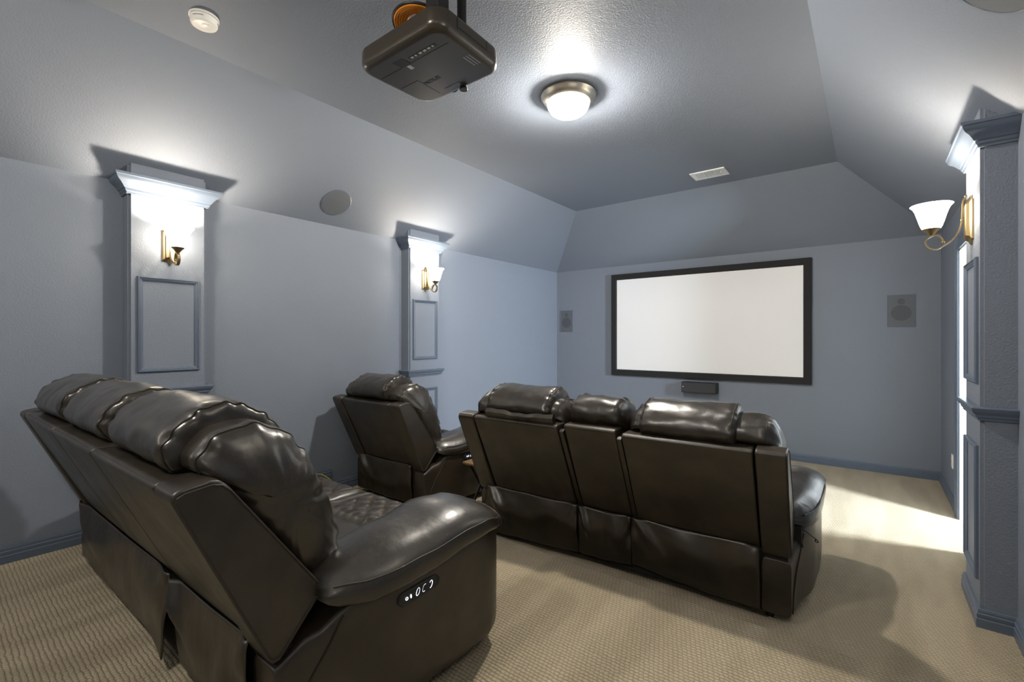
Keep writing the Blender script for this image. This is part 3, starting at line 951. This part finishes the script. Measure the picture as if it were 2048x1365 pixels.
# coil of orange cable lying on the projector
bm = NB()
for k, rr in enumerate((.070, .081, .092, .103, .114, .123, .086, .104)):
    zz = .010 if k > 5 else 0
    tube(bm, [(-1.655 + rr * math.cos(2 * PI * i / 40), 1.455 + rr * math.sin(2 * PI * i / 40), 2.848 + zz + .024 * math.sin(-2 * PI * i / 40)) for i in range(40)], .0058, 8, closed=True)
cc = obj('cable_coil', bm, M['orange']); tag(cc, 'coil of orange cable tied up on top of the projector', 'cable')
bm = NB()
tube(bm, [(-1.655 + .131 * math.cos(2 * PI * i / 40), 1.455 + .131 * math.sin(2 * PI * i / 40), 2.850 + .026 * math.sin(-2 * PI * i / 40)) for i in range(40)], .006, 8, closed=True)
obj('black_cable', bm, M['black'], cc)

# ------------------------------------------------------------------ screen wall
sx0, sx1, sz0, sz1, fw, fd = -2.928, -.517, .876, 2.296, .078, .045
ps = empty('projection_screen', ((sx0 + sx1) / 2, YF, (sz0 + sz1) / 2))
tag(ps, 'large blank white projection screen in a black frame on the far wall', 'projection screen')
hx, hz = (sx1 - sx0) / 2, (sz1 - sz0) / 2
bm = NB()
rings = []
for (a, b) in ((-1, -1), (1, -1), (1, 1), (-1, 1)):
    rings.append([Vector((a * (hx - w), -h, b * (hz - w))) for w, h in ((0, 0), (0, fd - .004), (.004, fd), (fw - .012, fd - .004), (fw, fd - .022), (fw, 0))])
loft(bm, rings, cap=False, loop=True)
obj('frame', bm, M['frame'], ps, ang=20)
bm = NB(); box(bm, -hx + .02, hx - .02, -.020, -.004, -hz + .02, hz - .02); obj('screen_surface', bm, M['screen'], ps, flat=True)

cs = empty('wall_speaker_bar', (-1.705, YF, .770))
tag(cs, 'narrow dark centre speaker mounted under the projection screen', 'speaker')
bm = NB(); box(bm, -.212, .212, -.12, .0, -.068, .068, .006, 2); obj('cabinet', bm, M['black'], cs)
bm = NB(); box(bm, -.204, .204, -.128, -.118, -.060, .060, .004, 2); gr = obj('grille', bm, M['cspk'], cs)
bm = NB(); lathe(bm, [(.001, -.1300), (.007, -.1295), (.007, -.127)], 16, (-.186, 0, .008), 'y'); obj('badge', bm, M['print'], gr)

def wall_speaker(xc, zc, w, h, label):
    root = empty('wall_speaker', (xc, YF, zc)); tag(root, label, 'speaker', 'flush speakers in the screen wall')
    bm = NB()
    for a, b, c, d in ((-w, w, -h, -h + .006), (-w, w, h - .006, h), (-w, -w + .006, -h, h), (w - .006, w, -h, h)): box(bm, a, b, -.006, .001, c, d, .001, 1)
    obj('frame', bm, M['trim'], root)
    bm = NB(); box(bm, -w + .004, w - .004, -.004, .001, -h + .004, h - .004); g_ = obj('grille', bm, M['grille'], root, flat=True)
    bm = NB(); lathe(bm, [(.080, -.003), (.079, -.0052), (.02, -.0050), (.002, -.0052)], 48, (0, 0, -.022), 'y'); obj('woofer', bm, M['cone'], g_)
    bm = NB(); lathe(bm, [(.030, -.003), (.029, -.0052), (.002, -.0052)], 32, (0, 0, .095), 'y'); obj('tweeter', bm, M['cone'], g_)
wall_speaker(.249, 1.675, .111, .164, 'square flush wall speaker with a visible cone, right of the projection screen')
wall_speaker(-3.690, 1.655, .111, .164, 'narrow-looking flush wall speaker in the far left corner, left of the projection screen')

sw = empty('wall_outlet', (XR, 5.33, .365))
tag(sw, 'small white outlet plate low on the right wall beyond the doorway', 'outlet')
bm = NB(); box(bm, -.006, .001, -.036, .036, -.058, .058, .003, 2); obj('cover_plate', bm, M['plastic'], sw)
for z in (-.022, .022):
    bm = NB(); box(bm, -.009, -.004, -.016, .016, z - .014, z + .014, .003, 2); obj('socket', bm, M['white'], sw)

# ------------------------------------------------------------------ light and camera
w = bpy.data.worlds.new('World'); S.world = w; w.use_nodes = True
w.node_tree.nodes['Background'].inputs[0].default_value = (.6, .7, .9, 1)
w.node_tree.nodes['Background'].inputs[1].default_value = .2

def area(name, loc, rot, sx, sy, e, col):
    l = bpy.data.lights.new(name, 'AREA'); l.shape = 'RECTANGLE'; l.size = sx; l.size_y = sy; l.energy = e; l.color = col
    o = bpy.data.objects.new(name, l); o.location = loc; o.rotation_euler = rot; COL.objects.link(o); return o
area('hall_daylight', (1.70, 4.42, 1.55), (0, R(75), 0), 1.0, .28, HALL_W, (.82, .91, 1))

cam = bpy.data.cameras.new('camera')
cam.sensor_width = 36; cam.lens = 927.1 / 2048 * 36; cam.shift_y = -6.4 / 2048; cam.clip_start = .02
co = bpy.data.objects.new('camera', cam); co.location = (0, 0, 1.40); co.rotation_euler = (PI / 2, 0, .6578); COL.objects.link(co)
S.camera = co
S.view_settings.view_transform = 'Standard'; S.view_settings.look = 'None'; S.view_settings.gamma = 1; S.view_settings.use_curve_mapping = False
S.view_settings.exposure = 2.25
